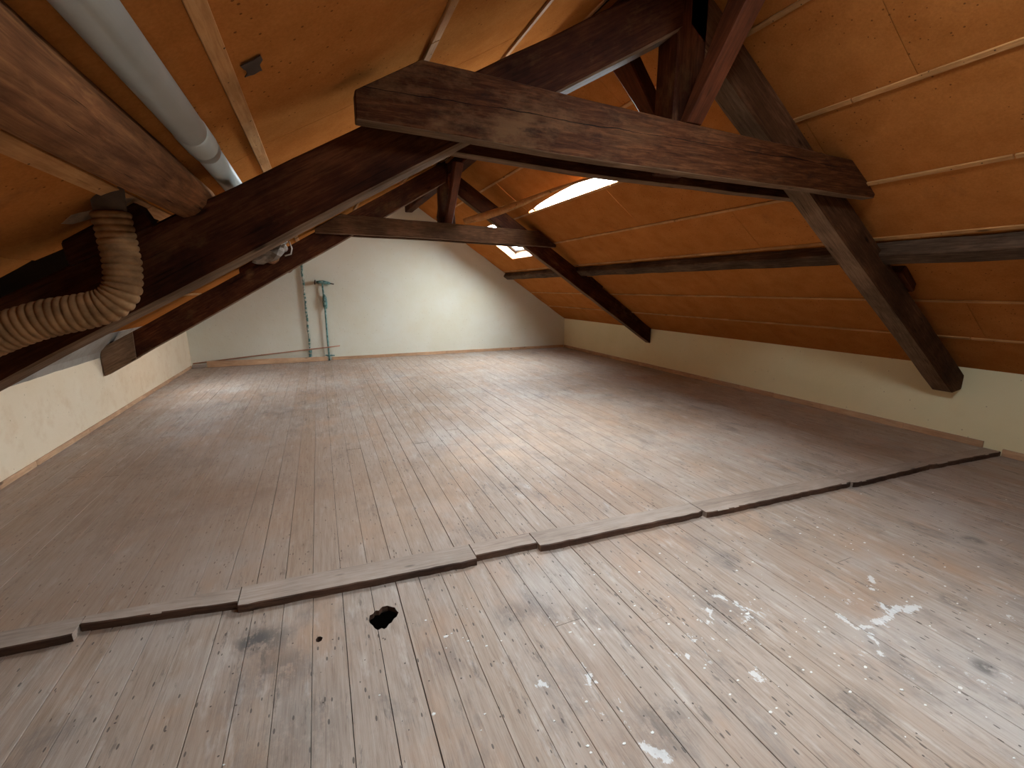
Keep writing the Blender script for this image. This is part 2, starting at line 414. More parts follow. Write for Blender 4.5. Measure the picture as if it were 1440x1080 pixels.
def m_flaked():
    m = N('flaking_green_and_plaster'); v = m.co(kind='World')
    c = m.mix(m.ramp(m.noise(v, 16, 4, .75), [(.46, 0.0), (.52, 1.0)]), (.50, .46, .36), (.05, .13, .11))
    m.bump(m.noise(v, 25, 4), .8, .01); return m.done(c, .8)
M_flaked = m_flaked()
def m_glass():
    m = bpy.data.materials.new('window_glass'); m.use_nodes = True; t = m.node_tree
    t.nodes.clear(); o = t.nodes.new('ShaderNodeOutputMaterial'); mx = t.nodes.new('ShaderNodeMixShader')
    tr = t.nodes.new('ShaderNodeBsdfTransparent'); gl = t.nodes.new('ShaderNodeBsdfGlossy'); fr = t.nodes.new('ShaderNodeLayerWeight'); fr.inputs['Blend'].default_value = .5
    pw = t.nodes.new('ShaderNodeMath'); pw.operation = 'POWER'; pw.inputs[1].default_value = 5
    tr.inputs[0].default_value = (.93, .96, .97, 1); gl.inputs['Roughness'].default_value = .02
    t.links.new(fr.outputs['Facing'], pw.inputs[0]); t.links.new(pw.outputs[0], mx.inputs[0]); t.links.new(tr.outputs[0], mx.inputs[1]); t.links.new(gl.outputs[0], mx.inputs[2])
    t.links.new(mx.outputs[0], o.inputs[0]); return m
M_glass = m_glass()

# ================================================================ STRUCTURE
# ---- walls
def wall_y(name, x0, x1, y0, y1, z0, z1, mat):
    return tag(boxw(name, (x0, y0, z0), (x1, y1, z1), mat), kind='structure')
wall_y('wall_left', XL - .25, XL, YR - .2, 10.7, -.3, .74, M_wall_l)
wall_y('wall_right', XR, XR + .25, YR - .2, 10.7, -.3, .73, M_wall_r)
def gable_outline(x0=XL - .05, x1=XR + .05):
    return [(x0, -.3), (x1, -.3), (x1, zr(x1) + .10), (XRIDGE, zr(XRIDGE) + .12), (x0, zl(x0) + .12)]
gd = (V((XR, yg(XR), 0)) - V((XL, yg(XL), 0))).normalized()
k = 1 / gd.x
Mg = Matrix((gd, V((0, 0, 1)), gd.cross(V((0, 0, 1))))).transposed().to_4x4(); Mg.translation = V((0, yg(0), 0))
o = holed('wall_far', [(x * k, z) for x, z in gable_outline()], [], Mg, -.2, M_gable)
if (pmat(o) @ V((0, 0, .2))).y < yg(0): pass
tag(o, kind='structure')
# z axis of Mg points to -y (into the room) so the plate must run the other way
for v_ in o.data.vertices:
    if abs(v_.co.z) > .01: v_.co.z = -.2
Mr = Matrix(((1, 0, 0, 0), (0, 0, -1, YR), (0, 1, 0, 0), (0, 0, 0, 1)))
o = holed('wall_rear', gable_outline(), [], Mr, .0001, M_gable)
for v_ in o.data.vertices: v_.co.z = 0.0 if v_.co.z > -.00005 else .2
tag(o, kind='structure')

# ---- roof frames: local x = y along the ridge, local y = up the slope, local z = into the room
def roof_frame(side):
    if side == 'r':
        up = V((-1, 0, SR)).normalized(); o = V((XR, 0, EAVE_R))
        return Matrix((V((0, -1, 0)), up, V((0, -1, 0)).cross(up))).transposed().to_4x4(), o
    up = V((1, 0, SL)).normalized(); o = V((XL, 0, zl(XL)))
    return Matrix((V((0, 1, 0)), up, V((0, 1, 0)).cross(up))).transposed().to_4x4(), o
MR, oR = roof_frame('r'); MR.translation = oR
ML, oL = roof_frame('l'); ML.translation = oL
def ur(x): return (XR - x) * math.sqrt(1 + SR * SR)
def ul(x): return (x - XL) * math.sqrt(1 + SL * SL)

WIN_R = [('window_1', 2.50, 3.40, 3.40, 6.45), ('window_2', 2.95, 3.69, 7.72, 8.66), ('added_window_5', 2.05, 2.42, -.6, .75)]  # last entry: unseen skylight, added to light the near floor from overhead
WIN_L = [('window_3', -1.97, -1.70, 7.50, 8.12), ('added_window_4', 1.0, 1.5, .25, .95)]  # second entry is out of view, added as overhead light for the near boards
LIN = .012                # lining thickness
GAP = .12                 # lining face to deck

ceiling = tag(empty('ceiling'), kind='structure')
def deck(side):
    M = MR if side == 'r' else ML; u = ur if side == 'r' else ul
    sgn = -1 if side == 'r' else 1
    wins = WIN_R if side == 'r' else WIN_L
    U1 = u(XRIDGE) + .12; x0, x1 = YR - .3, 10.9
    outer = [(x0, -.35), (x1, -.35), (x1, U1), (x0, U1)]
    if side == 'r': outer = [(-x1, -.35), (-x0, -.35), (-x0, U1), (-x1, U1)]
    holes = []
    for n, a, b, y0, y1 in wins:
        ua, ub = sorted((u(a), u(b))); ya, yb = sorted((sgn * y0, sgn * y1))
        holes.append([(ya, ua), (ya, ub), (yb, ub), (yb, ua)])
    o = holed('roof_boarding', outer, holes, M @ Matrix.Translation((0, 0, -GAP)), .03, M_deck, ceiling)
deck('r'); deck('l')

def sheet(side, xa, xb, y0, y1, sag=.006, cut=None, seed=0):
    """one hardboard sheet between battens, bowed a little"""
    M = MR if side == 'r' else ML; u = ur if side == 'r' else ul; sgn = -1 if side == 'r' else 1
    a, b = sorted((u(xa), u(xb))); a += .002; b -= .002
    ya, yb = sorted((sgn * y0, sgn * y1)); ya += .0016; yb -= .0016
    nx = max(2, int((yb - ya) / .22)); ny = 6; vs = []; fs = []
    for lay in (0, 1):
        for j in range(ny + 1):
            for i in range(nx + 1):
                s, t = i / nx, j / ny
                x = ya + (yb - ya) * s; y = a + (b - a) * t
                if cut:
                    lo = cut(sgn * x); y = max(y, lo) if lo is not None else y
                wv = noise.noise(V((x * .8, (y + (9 if side == 'l' else 0)) * 1.1, 3.7)))
                z = sag * math.sin(math.pi * t) * (.8 + .9 * wv)
                vs.append((x, y, max(z, -.01) - (LIN if lay else 0)))
    n1 = (nx + 1) * (ny + 1)
    for j in range(ny):
        for i in range(nx):
            q = j * (nx + 1) + i
            fs.append((q, q + 1, q + nx + 2, q + nx + 1)); fs.append((q + n1, q + nx + 1 + n1, q + nx + 2 + n1, q + 1 + n1))
    bd = [i for i in range(nx)] + [nx + j * (nx + 1) for j in range(ny)] + [ny * (nx + 1) + nx - i for i in range(nx)] + [(ny - j) * (nx + 1) for j in range(ny)]
    nsurf = len(fs); k0 = len(vs); m_ = len(bd)
    vs += [vs[q] for q in bd] + [vs[q + n1] for q in bd]      # edges keep their own vertices
    for q in range(m_):
        r_ = (q + 1) % m_; fs.append((k0 + q, k0 + m_ + q, k0 + m_ + r_, k0 + r_))
    me = pyd(vs, fs, True)
    for p_ in list(me.polygons)[nsurf:]: p_.use_smooth = False
    return link('lining_sheet', me, M_lining, ceiling, M)

def rows_with_windows(side, xa, xb, seams, seed):
    wins = WIN_R if side == 'r' else WIN_L
    for i in range(len(seams) - 1):
        segs = [(seams[i], seams[i + 1], xa, xb)]
        for n, a, b, y0, y1 in wins:
            if n == 'window_1': continue
            out = []
            for s0, s1, p, q in segs:
                if s1 <= y0 or s0 >= y1 or q <= a or p >= b: out.append((s0, s1, p, q)); continue
                if s0 < y0: out.append((s0, y0, p, q))
                if s1 > y1: out.append((y1, s1, p, q))
                m0, m1 = max(s0, y0), min(s1, y1)
                if p < a: out.append((m0, m1, p, a))
                if q > b: out.append((m0, m1, b, q))
            segs = out
        for s0, s1, p, q in segs:
            if s1 - s0 > .03 and q - p > .02: sheet(side, p, q, s0, s1, .007, seed=seed + i * 1.3)
R_ROWS = [(1.905, 2.43, (YR, -1.3, 1.2, 3.38)), (1.905, 2.43, (3.38, 5.0, 7.1, 10.05)),
          (2.43, 2.975, (YR, -.9, 1.58, 3.38)), (2.975, 3.517, (YR, .1, 2.2, 4.43, 6.9, 9.98)),
          (3.517, 4.02, (YR, -1.1, .9, 3.2, 5.6, 7.9, 9.95)), (4.02, 4.66, (YR, -1.0, 1.2, 4.18, 5.27, 7.6, 9.92)),
          (4.66, 5.12, (YR, -.4, 1.9, 4.2, 5.3, 7.7, 9.9)), (5.12, 5.60, (YR, -1.4, .8, 3.98, 6.2, 8.3, 9.87))]
for k_, (a, b, s) in enumerate(R_ROWS): rows_with_windows('r', a, b, list(s), k_)
# the row that holds the first skylight: the opening tapers to a slot further back
def slot(y):
    if y < 4.30: return ur(2.46)
    f = (y - 4.30) / 2.0
    return ur(2.832 + .12 * min(1, max(0, f)) ** 2)
def narrow(y): return slot(y)
sheet('r', 2.43, 2.50, 3.38, 4.30, .002)
sheet('r', 2.43, 2.972, 4.30, 6.32, .004, cut=lambda y: slot(y), seed=3)
rows_with_windows('r', 2.43, 2.975, [6.32, 8.2, 10.0], 9)
L_ROWS = [(-2.22, -1.45, (YR, -1.0, 1.0, 2.62, 4.9, 7.2, 10.4)), (-1.45, -1.12, (YR, -.5, 1.3, 2.64, 3.05, 5.5, 7.9, 10.4)),
          (-1.12, -.69, (YR, -.5, 1.1, 2.66, 3.0, 5.0, 7.4, 10.3)), (-.69, -.22, (YR, -.8, .9, 2.58, 4.9, 7.0, 10.3)),
          (-.22, .57, (YR, -1.2, .7, 2.53, 4.6, 6.9, 10.25)), (.57, 1.22, (YR, -.2, 1.1, 2.7, 5.0, 7.1, 10.2)),
          (1.22, 1.895, (YR, -.8, .5, 2.2, 4.4, 6.6, 10.15))]
for k_, (a, b, s) in enumerate(L_ROWS):
    s = list(s)
    if k_ in (1, 2):       # bare dark patch of boarding above the near rafter
        rows_with_windows('l', a, b, s[:4] if k_ == 1 else s[:4], 20 + k_)
        rows_with_windows('l', a, b, s[5:] if k_ == 1 else s[4:], 30 + k_)
    else: rows_with_windows('l', a, b, s, 20 + k_)

# battens over the sheet joints
def batten(side, x, y0, y1, wd=.036, dp=.012):
    z = zr(x) if side == 'r' else zl(x); n = NR if side == 'r' else NL
    p0 = V((x, y0, z)) + n * .001; p1 = V((x, y1, z)) + n * .001
    return bar('batten', p0, p1, wd, dp, n, M_batten, ceiling, bevel=.002)
for x, ys in ((2.437, (YR, .4, 3.1, 5.9, 10.0)), (2.975, (YR, -.6, 1.9, 4.3, 6.35, 9.98)), (3.517, (YR, -1.2, 1.35, 3.9, 6.4, 9.9)),
              (3.985, (YR, 0, 2.6, 5.2, 7.7, 9.9)), (4.66, (YR, -1, 1.5, 4.0, 6.5, 9.87)), (5.12, (YR, -.5, 2.0, 4.5, 7.1, 9.85))):
    for a, b in zip(ys, ys[1:]):
        if x == 3.517 and b > 7.4: b = 7.43
        if x == 2.975 and a > 6: b = 7.43
        batten('r', x, a + .004, b - .004, .03 if x < 4.5 else .026)
for x, wd, ys in ((-.20, .05, (YR, -.3, 2.95, 5.6, 8.0, 10.25)), (-.69, .06, (YR, .2, 2.62, 5.0, 7.5, 10.3)), (.57, .045, (YR, -.5, 2.2, 4.8, 7.5, 10.2)),
                  (1.225, .035, (YR, -.5, 2.0, 4.6, 7.5, 10.15)), (1.835, .035, (YR, -.5, 1.8, 4.6, 7.5, 10.1)), (-1.45, .04, (YR, 0, 2.6, 5.0, 7.2))):
    for a, b in zip(ys, ys[1:]): batten('l', x, a + .004, b - .004, wd)
# torn ends of the sheets by the duct
def torn(side, pts, th=.004, lift=.004, mat=None):
    M = MR if side == 'r' else ML; u = ur if side == 'r' else ul; sgn = -1 if side == 'r' else 1
    P = []
    for i in range(len(pts)):
        a, b = pts[i], pts[(i + 1) % len(pts)]
        for j in range(4):
            t = j / 4; x = a[0] + (b[0] - a[0]) * t + random.uniform(-.008, .008); y = a[1] + (b[1] - a[1]) * t + random.uniform(-.008, .008)
            P.append((sgn * y, u(x)))
    return holed('torn_paper', P, [], M @ Matrix.Translation((0, 0, lift + th)), th, mat or M_torn, ceiling)
torn('l', [(-.93, 2.37), (-.83, 2.30), (-.75, 2.38), (-.79, 2.45)], lift=.003)
torn('l', [(-.16, 1.72), (-.10, 1.70), (-.11, 1.80), (-.15, 1.79)], lift=.008, th=.003, mat=M_nail)
torn('l', [(-.80, 2.35), (-.70, 2.28), (-.66, 2.40), (-.73, 2.46)], lift=.011)

# ridge board, structural
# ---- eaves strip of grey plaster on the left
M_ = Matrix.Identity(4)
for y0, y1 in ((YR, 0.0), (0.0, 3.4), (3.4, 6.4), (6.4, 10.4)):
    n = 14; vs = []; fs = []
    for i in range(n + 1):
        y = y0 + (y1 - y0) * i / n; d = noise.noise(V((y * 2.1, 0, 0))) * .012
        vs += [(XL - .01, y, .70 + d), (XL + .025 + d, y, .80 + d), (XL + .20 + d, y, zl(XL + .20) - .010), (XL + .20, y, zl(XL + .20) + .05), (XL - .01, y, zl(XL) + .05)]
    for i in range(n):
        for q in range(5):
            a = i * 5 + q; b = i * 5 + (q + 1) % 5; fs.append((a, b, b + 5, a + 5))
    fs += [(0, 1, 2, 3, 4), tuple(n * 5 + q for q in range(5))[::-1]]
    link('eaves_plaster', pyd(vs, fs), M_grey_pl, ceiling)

# ---- windows in the slopes
def skylight(name, side, xa, xb, y0, y1):
    M = MR if side == 'r' else ML; u = ur if side == 'r' else ul; sgn = -1 if side == 'r' else 1
    ua, ub = sorted((u(xa), u(xb))); ya, yb = sorted((sgn * y0, sgn * y1))
    W = tag(empty(name, (0, 0, 0)), kind='structure')
    def b(nm, l, h, mat, bev=.002):
        c = [(l[i] + h[i]) / 2 for i in range(3)]; bm = bmesh.new(); bmesh.ops.create_cube(bm, size=1)
        for v in bm.verts: v.co = V([v.co[i] * (h[i] - l[i]) for i in range(3)])
        if bev: bmesh.ops.bevel(bm, geom=list(bm.edges), offset=bev, segments=1, affect='EDGES', clamp_overlap=True)
        return link(nm, mesh_of(bm), mat, W, M @ Matrix.Translation(c))
    t = .018; top = -GAP - .09; bot = 0.0 if name != 'window_1' else -LIN - .004
    for l, h in (((ya - t, ua - t, top), (yb + t, ua, bot)), ((ya - t, ub, top), (yb + t, ub + t, bot)),
                 ((ya - t, ua, top), (ya, ub, bot)), ((yb, ua, top), (yb + t, ub, bot))):
        b('lining_board', l, h, M_pine)
    s = .045 if name != 'window_1' else .02; z0, z1 = -GAP - .075, -GAP - .045
    for l, h in (((ya, ua, z0), (yb, ua + s, z1)), ((ya, ub - s, z0), (yb, ub, z1)), ((ya, ua + s, z0), (ya + s, ub - s, z1)), ((yb - s, ua + s, z0), (yb, ub - s, z1))):
        b('sash', l, h, M_white if name != 'window_2' else M_greyal)
    n = max(1, round((yb - ya) / 1.1)) if name != 'window_1' else 1
    for i in range(1, n):
        ym = ya + (yb - ya) * i / n; b('glazing_bar', (ym - .02, ua + s, z0), (ym + .02, ub - s, z1), M_white)
    b('pane', (ya + s * .6, ua + s * .6, z0 + .012), (yb - s * .6, ub - s * .6, z0 + .016), M_glass, 0)
    if name == 'window_2':
        b('handle', ((ya + yb) / 2 - .12, ub - .10, z1), ((ya + yb) / 2 + .12, ub - .075, z1 + .03), M_greyal)
    # the daylight comes in here: sampling portal on the opening
    L = bpy.data.lights.new('daylight_portal', 'AREA'); L.shape = 'RECTANGLE'; L.size = yb - ya; L.size_y = ub - ua
    L.cycles.is_portal = True
    lo = bpy.data.objects.new('daylight_portal', L); C.objects.link(lo)
    lo.matrix_world = M @ Matrix.Translation(((ya + yb) / 2, (ua + ub) / 2, -GAP - .095)) @ Matrix.Rotation(math.pi, 4, 'X')
for wdw in WIN_R: skylight(wdw[0], 'r', *wdw[1:])
for wdw in WIN_L: skylight(wdw[0], 'l', *wdw[1:])
# ---- floor boards
floor = tag(empty('floor'), kind='structure')
boxw('subfloor', (XL - .2, YR - .2, -.42), (XR + .2, 10.8, -.36), M_under, floor)
for y in [YR + .35 + .62 * i for i in range(22)]:
    if abs(y - 1.9) > .2: boxw('joist', (XL, y - .04, -.26), (XR, y + .04, -.068), M_under, floor)
_pm_cache = {}
def plank_mesh(wd, y0f, L0, L1, t=.026):
    """plank with slanted ends: L0, L1 = end offsets at left/right side"""
    c = .0014; h = wd / 2
    prof = [(-h, -t), (h, -t), (h, -c), (h - c, 0), (-h + c, 0), (-h, -c)]
    vs = [(x, L0[0] + (L0[1] - L0[0]) * (x + h) / wd, z) for x, z in prof] + [(x, L1[0] + (L1[1] - L1[0]) * (x + h) / wd, z) for x, z in prof]
    fs = [(0, 1, 2, 3, 4, 5), tuple(range(6, 12))[::-1]] + [(i, (i + 1) % 6, (i + 1) % 6 + 6, i + 6) for i in range(6)]
    return pyd(vs, fs)
seams = [-.163, -.025, .113, .24, .361]
rs = random.Random(5)
while seams[0] > XL + .16: seams.insert(0, seams[0] - rs.uniform(.118, .142))
while seams[-1] < XR - .16: seams.append(seams[-1] + rs.uniform(.118, .142))
seams[0] = XL + .002 if seams[0] - XL < .06 else seams[0]
if seams[0] > XL + .01: seams.insert(0, XL + .002)
seams.append(XR - .002)
GP = .0022
def edge_plank(x0, x1, ya, yb, z, mat):
    g = GP * rs.choice((.4, .6, .8, 1.0, 1.6)); xc = (x0 + x1) / 2; wd = x1 - x0 - g
    c = (ya[0] + yb[0]) / 2
    me = plank_mesh(wd, 0, (ya[0] - c, ya[1] - c), (yb[0] - c, yb[1] - c))
    dz = rs.uniform(-.0012, .0012)
    return link('floor_board', me, mat, floor, Matrix.Translation((xc, c, z + dz)))
HOLE = [(.080, 1.952), (.088, 1.985), (.104, 1.990), (.118, 2.008), (.132, 2.002), (.150, 2.022), (.176, 2.020), (.192, 2.004), (.207, 1.992), (.212, 1.966), (.218, 1.950), (.206, 1.926), (.190, 1.915), (.178, 1.896), (.164, 1.890), (.152, 1.872), (.140, 1.866), (.130, 1.878), (.112, 1.872), (.100, 1.890), (.094, 1.912), (.084, 1.930)]
KNOT = [(-.150, 1.925), (-.141, 1.938), (-.130, 1.936), (-.121, 1.924), (-.126, 1.908), (-.138, 1.902), (-.148, 1.910)]
def clip_x(poly, x, keep_left):
    out = []; n = len(poly)
    for i in range(n):
        a, b = poly[i], poly[(i + 1) % n]
        ia = (a[0] <= x) == keep_left; ib = (b[0] <= x) == keep_left
        if ia: out.append(a)
        if ia != ib:
            t = (x - a[0]) / (b[0] - a[0]); out.append((x, a[1] + t * (b[1] - a[1])))
    return out
for i in range(len(seams) - 1):
    a, b = seams[i], seams[i + 1]
    # beyond the sill
    y0 = (sill_back(a) + .003, sill_back(b) + .003); y1 = (yg(a) - .004, yg(b) - .004)
    jn = [rs.uniform(4.2, 8.6)] + ([rs.uniform(3.2, 4.2)] if rs.random() < .15 else []); jn.sort()
    st = [y0] + [(j, j) for j in jn] + [y1]
    for p, q in zip(st, st[1:]): edge_plank(a, b, (p[0] + .001, p[1] + .001), (q[0] - .001, q[1] - .001), 0, M_floor_far)
    # nearer than the sill
    hole_here = b > HOLE[0][0] and a < .218 and (abs(b - .113) < .01 or abs(a - .113) < .01)
    knot_here = abs(a + .163) < .01
    y1 = (sill_back(a) - .04, sill_back(b) - .04)
    if hole_here or knot_here:
        x0, x1 = a + .0015, b - .0015
        yy0, yy1 = -.8, y1[0]
        if knot_here:
            outer = [(x0, yy0), (x1, yy0), (x1, yy1), (x0, yy1)]; holes = [KNOT[::-1]]
        else:
            left = abs(b - .113) < .01; holes = []
            if left:
                cp = [p for p in HOLE if p[0] < x1 - .001]
                # order from the bottom of the notch to its top along the hole edge
                lo_y, hi_y = 1.872, 2.004
                cp = sorted(cp, key=lambda p: math.atan2(p[1] - 1.938, p[0] - .125) % (2 * math.pi), reverse=True)
                outer = [(x0, yy0), (x1, yy0), (x1, lo_y)] + cp + [(x1, hi_y), (x1, yy1), (x0, yy1)]
            else:
                cp = [p for p in HOLE if p[0] > x0 + .001]
                cp = sorted(cp, key=lambda p: math.atan2(p[1] - 1.938, p[0] - .10), reverse=True)
                outer = [(x0, yy1), (x0, 2.004)] + cp + [(x0, 1.872), (x0, yy0), (x1, yy0), (x1, yy1)]
        xc = (a + b) / 2; yc = 1.0
        M_h = Matrix.Translation((xc, yc, -.035))
        hp = holed('floor_board', [(p[0] - xc, p[1] - yc) for p in outer], [[(p[0] - xc, p[1] - yc) for p in h] for h in holes], M_h, .026, M_floor_near, floor)
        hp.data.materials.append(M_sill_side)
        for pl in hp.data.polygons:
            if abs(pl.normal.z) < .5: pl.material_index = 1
        edge_plank(a, b, (YR, YR), (-.803, -.803), -.035, M_floor_near)
    else:
        jn = rs.uniform(-1.2, 0.6)
        if rs.random() < .12: jn = rs.uniform(1.0, 1.6)
        edge_plank(a, b, (YR, YR), (jn - .001, jn - .001), -.035, M_floor_near)
        edge_plank(a, b, (jn + .001, jn + .001), y1, -.035, M_floor_near)

# ---- the sill strip between the two floors
trim = tag(empty('trim_1'), kind='structure')
segs = [(-2.395, -1.143, 2.42, 2.338), (-1.143, -.498, 2.404, 2.288), (-.498, .690, 2.252, 2.150), (.690, 1.070, 2.186, 2.166),
        (1.070, 2.27, 2.122, 2.052), (2.27, 3.655, 2.026, 1.945), (3.655, 4.61, 1.921, 1.885), (4.61, XR - .004, 1.886, 1.802)]
for a, b, ya, yb in segs:
    n = max(6, int((b - a) / .045)); r = random.Random(int(a * 100)); A = []; B = []; vs = []; fs = []
    rough = .0025 if (a < .9) else .0035
    for i in range(n + 1):
        t = i / n; x = a + .003 + (b - a - .006) * t; fy = ya + (yb - ya) * t + r.uniform(-rough, rough)
        if i in (0, n): fy += r.uniform(0, .012)
        by = sill_back(x); drop = r.uniform(0, rough * .8)
        vs += [(x, fy + r.uniform(-.001, .004), -.058), (x, fy, .002 - drop * .9), (x, fy + .006 + r.uniform(0, rough), .0045), (x, by, .0035), (x, by, -.058)]
    for i in range(n):
        for q in range(5):
            p = i * 5 + q; s_ = i * 5 + (q + 1) % 5; fs.append((p, s_, s_ + 5, p + 5))
    fs += [(0, 1, 2, 3, 4), tuple(n * 5 + q for q in range(5))[::-1]]
    c = V(((a + b) / 2, (ya + yb) / 2, 0)); M_s = frame(c, (1, (yb - ya) / (b - a), 0), (0, 1, 0)); Mi = M_s.inverted()
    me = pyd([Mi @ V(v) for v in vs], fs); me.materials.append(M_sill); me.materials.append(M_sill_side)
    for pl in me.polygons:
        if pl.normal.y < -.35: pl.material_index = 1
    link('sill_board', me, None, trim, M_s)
# loose splinter beside the sill
# ---- baseboards
def skirting(name, pts, h, th, mat, cuts, zs):
    o = tag(empty(name), kind='structure')
    p0, p1 = V(pts[0]), V(pts[1]); d = p1 - p0; n = V((0, 0, 1)).cross(d).normalized()
    mid = V((1.6, 4, 0)); n = n if n.dot(mid - p0) > 0 else -n
    for a, b in zip(cuts, cuts[1:]):
        a_, b_ = p0 + d * a, p0 + d * b; L = (b_ - a_).normalized() * .0015
        f = [a_ + L, b_ - L, b_ - L + V((0, 0, h)), a_ + L + V((0, 0, h))]
        f = [q + V((0, 0, zs)) + n * th for q in f]
        poly_beam('board', f, -n * (th - .001), mat, o, axis=d, bevel=.002, jit=.0015)
    return o
yr_s = sill_back(XR)
skirting('baseboard_right', ((XR, yr_s + .01, 0), (XR, yg(XR) - .02, 0)), .062, .018, M_pine, (0, .08, .19, .27, .34, .43, .56, .68, .82, 1), .001)
skirting('baseboard_right.001', ((XR, YR, 0), (XR, 1.80, 0)), .065, .018, M_pine, (0, .3, .62, .85, 1), -.033)
skirting('baseboard_far', ((.15, yg(.15), 0), (XR - .02, yg(XR), 0)), .062, .018, M_pine, (0, .2, .45, .72, 1), .001)
skirting('baseboard_left', ((XL, 2.6, 0), (XL, 10.3, 0)), .05, .014, M_pine, (0, .15, .31, .44, .58, .71, .85, 1), .001)
skirting('baseboard_left.001', ((XL, YR, 0), (XL, 2.4, 0)), .05, .014, M_pine, (0, .3, .6, 1), -.033)

# ================================================================ THINGS
# ---- near truss (front plane y ~ 2.17, left rafter set a little askew)
def yl1(x): return 2.17 + .08 * (1.9 - x)
T1 = tag(empty('roof_truss', (1.99, 2.25, 2.1)), 'nearest dark roof truss crossing the whole picture, with a thick double collar beam', 'roof truss', 'dark timber roof trusses')
def ltop(x): return 2.065 + .528 * x + .006
def lbot(x): return 1.792 + .546 * x
xa, xb = -2.52, 1.93
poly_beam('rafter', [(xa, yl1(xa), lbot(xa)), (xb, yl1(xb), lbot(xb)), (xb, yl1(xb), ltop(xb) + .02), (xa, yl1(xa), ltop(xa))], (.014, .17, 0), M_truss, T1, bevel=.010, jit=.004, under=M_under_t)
rt = lambda x: 4.489 - .688 * x
rb = lambda x: 4.226 - .688 * x
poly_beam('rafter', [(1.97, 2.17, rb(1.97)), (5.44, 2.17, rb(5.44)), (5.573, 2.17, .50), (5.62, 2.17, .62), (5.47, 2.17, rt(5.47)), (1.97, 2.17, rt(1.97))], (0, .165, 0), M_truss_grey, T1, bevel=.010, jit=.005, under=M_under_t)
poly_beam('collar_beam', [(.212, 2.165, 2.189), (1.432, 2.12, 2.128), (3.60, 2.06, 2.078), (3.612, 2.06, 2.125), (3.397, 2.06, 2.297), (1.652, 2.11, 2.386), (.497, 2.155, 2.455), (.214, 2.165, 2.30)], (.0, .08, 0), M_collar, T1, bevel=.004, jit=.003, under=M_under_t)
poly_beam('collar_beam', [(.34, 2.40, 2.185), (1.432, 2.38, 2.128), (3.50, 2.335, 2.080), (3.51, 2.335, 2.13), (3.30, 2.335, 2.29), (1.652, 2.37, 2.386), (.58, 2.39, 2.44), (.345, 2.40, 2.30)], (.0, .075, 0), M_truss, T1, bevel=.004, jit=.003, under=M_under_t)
poly_beam('king_post', [(1.90, 2.17, 2.14), (2.098, 2.17, 2.14), (2.098, 2.17, 3.10), (1.90, 2.17, 3.10)], (0, .17, 0), M_truss, T1, axis=(0, 0, 1), bevel=.010)
poly_beam('ridge_brace', [(1.95, 2.20, 2.37), (1.95, 2.12, 2.37), (1.95, 1.60, 3.02), (1.95, 1.78, 3.06)], (.11, 0, 0), M_brace, T1, axis=(0, -.5, .6), bevel=.008)
poly_beam('ridge_brace', [(1.95, 2.30, 2.37), (1.95, 2.38, 2.37), (1.95, 2.95, 3.02), (1.95, 2.78, 3.08)], (.11, 0, 0), M_brace, T1, axis=(0, .5, .6), bevel=.008)
# cleats that hold the purlins
def cleat(p, along, out, ln, wd, dp, par):
    p, along, out = V(p), V(along).normalized(), V(out).normalized(); s = along.cross(out).normalized() * (wd / 2)
    return poly_beam('purlin_cleat', [p - s, p - s + along * ln, p - s + along * (ln * .9) + out * dp * .8, p - s + out * dp], s * 2, M_truss, par, axis=along, bevel=.008)
dl = V((-1, 0, -.528)).normalized(); dr = V((1, 0, -.688)).normalized()
up_l = V((-.45, 0, .9)); up_r = V((.567, 0, .82))
cleat((-.60, yl1(-.6) + .06, ltop(-.6) - .005), dl, up_l, .34, .13, .11, T1)
cleat((4.22, 2.22, rt(4.22) - .01), dr, up_r, .26, .17, .085, T1)

# ---- far truss
T2 = tag(empty('roof_truss', (1.8, 6.6, 2.2)), 'smaller-looking dark roof truss behind, in front of the far gable wall', 'roof truss', 'dark timber roof trusses')
T2.name = 'roof_truss.001'
tl = lambda x: 2.194 + .574 * x; bl = lambda x: 1.896 + .582 * x
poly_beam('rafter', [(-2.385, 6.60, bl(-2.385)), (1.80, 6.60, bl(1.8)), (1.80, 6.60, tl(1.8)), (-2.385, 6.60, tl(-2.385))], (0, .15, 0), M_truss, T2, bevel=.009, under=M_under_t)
r2t = lambda x: 4.33 - .637 * x; r2b = lambda x: 4.07 - .65 * x
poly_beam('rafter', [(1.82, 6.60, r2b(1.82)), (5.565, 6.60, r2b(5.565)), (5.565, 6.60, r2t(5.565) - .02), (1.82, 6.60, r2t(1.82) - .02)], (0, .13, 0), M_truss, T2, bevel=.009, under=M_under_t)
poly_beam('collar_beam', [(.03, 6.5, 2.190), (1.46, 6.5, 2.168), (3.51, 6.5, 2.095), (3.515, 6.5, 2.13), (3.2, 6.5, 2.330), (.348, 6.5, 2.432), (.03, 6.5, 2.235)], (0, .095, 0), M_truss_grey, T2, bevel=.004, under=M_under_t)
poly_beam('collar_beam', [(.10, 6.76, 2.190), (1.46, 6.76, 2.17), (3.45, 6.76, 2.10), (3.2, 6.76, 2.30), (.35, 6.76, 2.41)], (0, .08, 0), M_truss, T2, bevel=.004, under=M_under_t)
poly_beam('king_post', [(1.70, 6.62, 2.30), (1.925, 6.62, 2.30), (1.925, 6.62, 2.48), (1.90, 6.62, 2.6), (1.90, 6.62, 3.2), (1.70, 6.62, 3.2), (1.70, 6.62, 2.6), (1.68, 6.62, 2.5)], (0, .14, 0), M_truss, T2, axis=(0, 0, 1), bevel=.008)
poly_beam('ridge_brace', [(1.76, 6.66, 2.36), (1.76, 6.56, 2.38), (1.76, 5.93, 3.05), (1.76, 6.10, 3.10)], (.10, 0, 0), M_brace, T2, axis=(0, -.5, .6), bevel=.007)
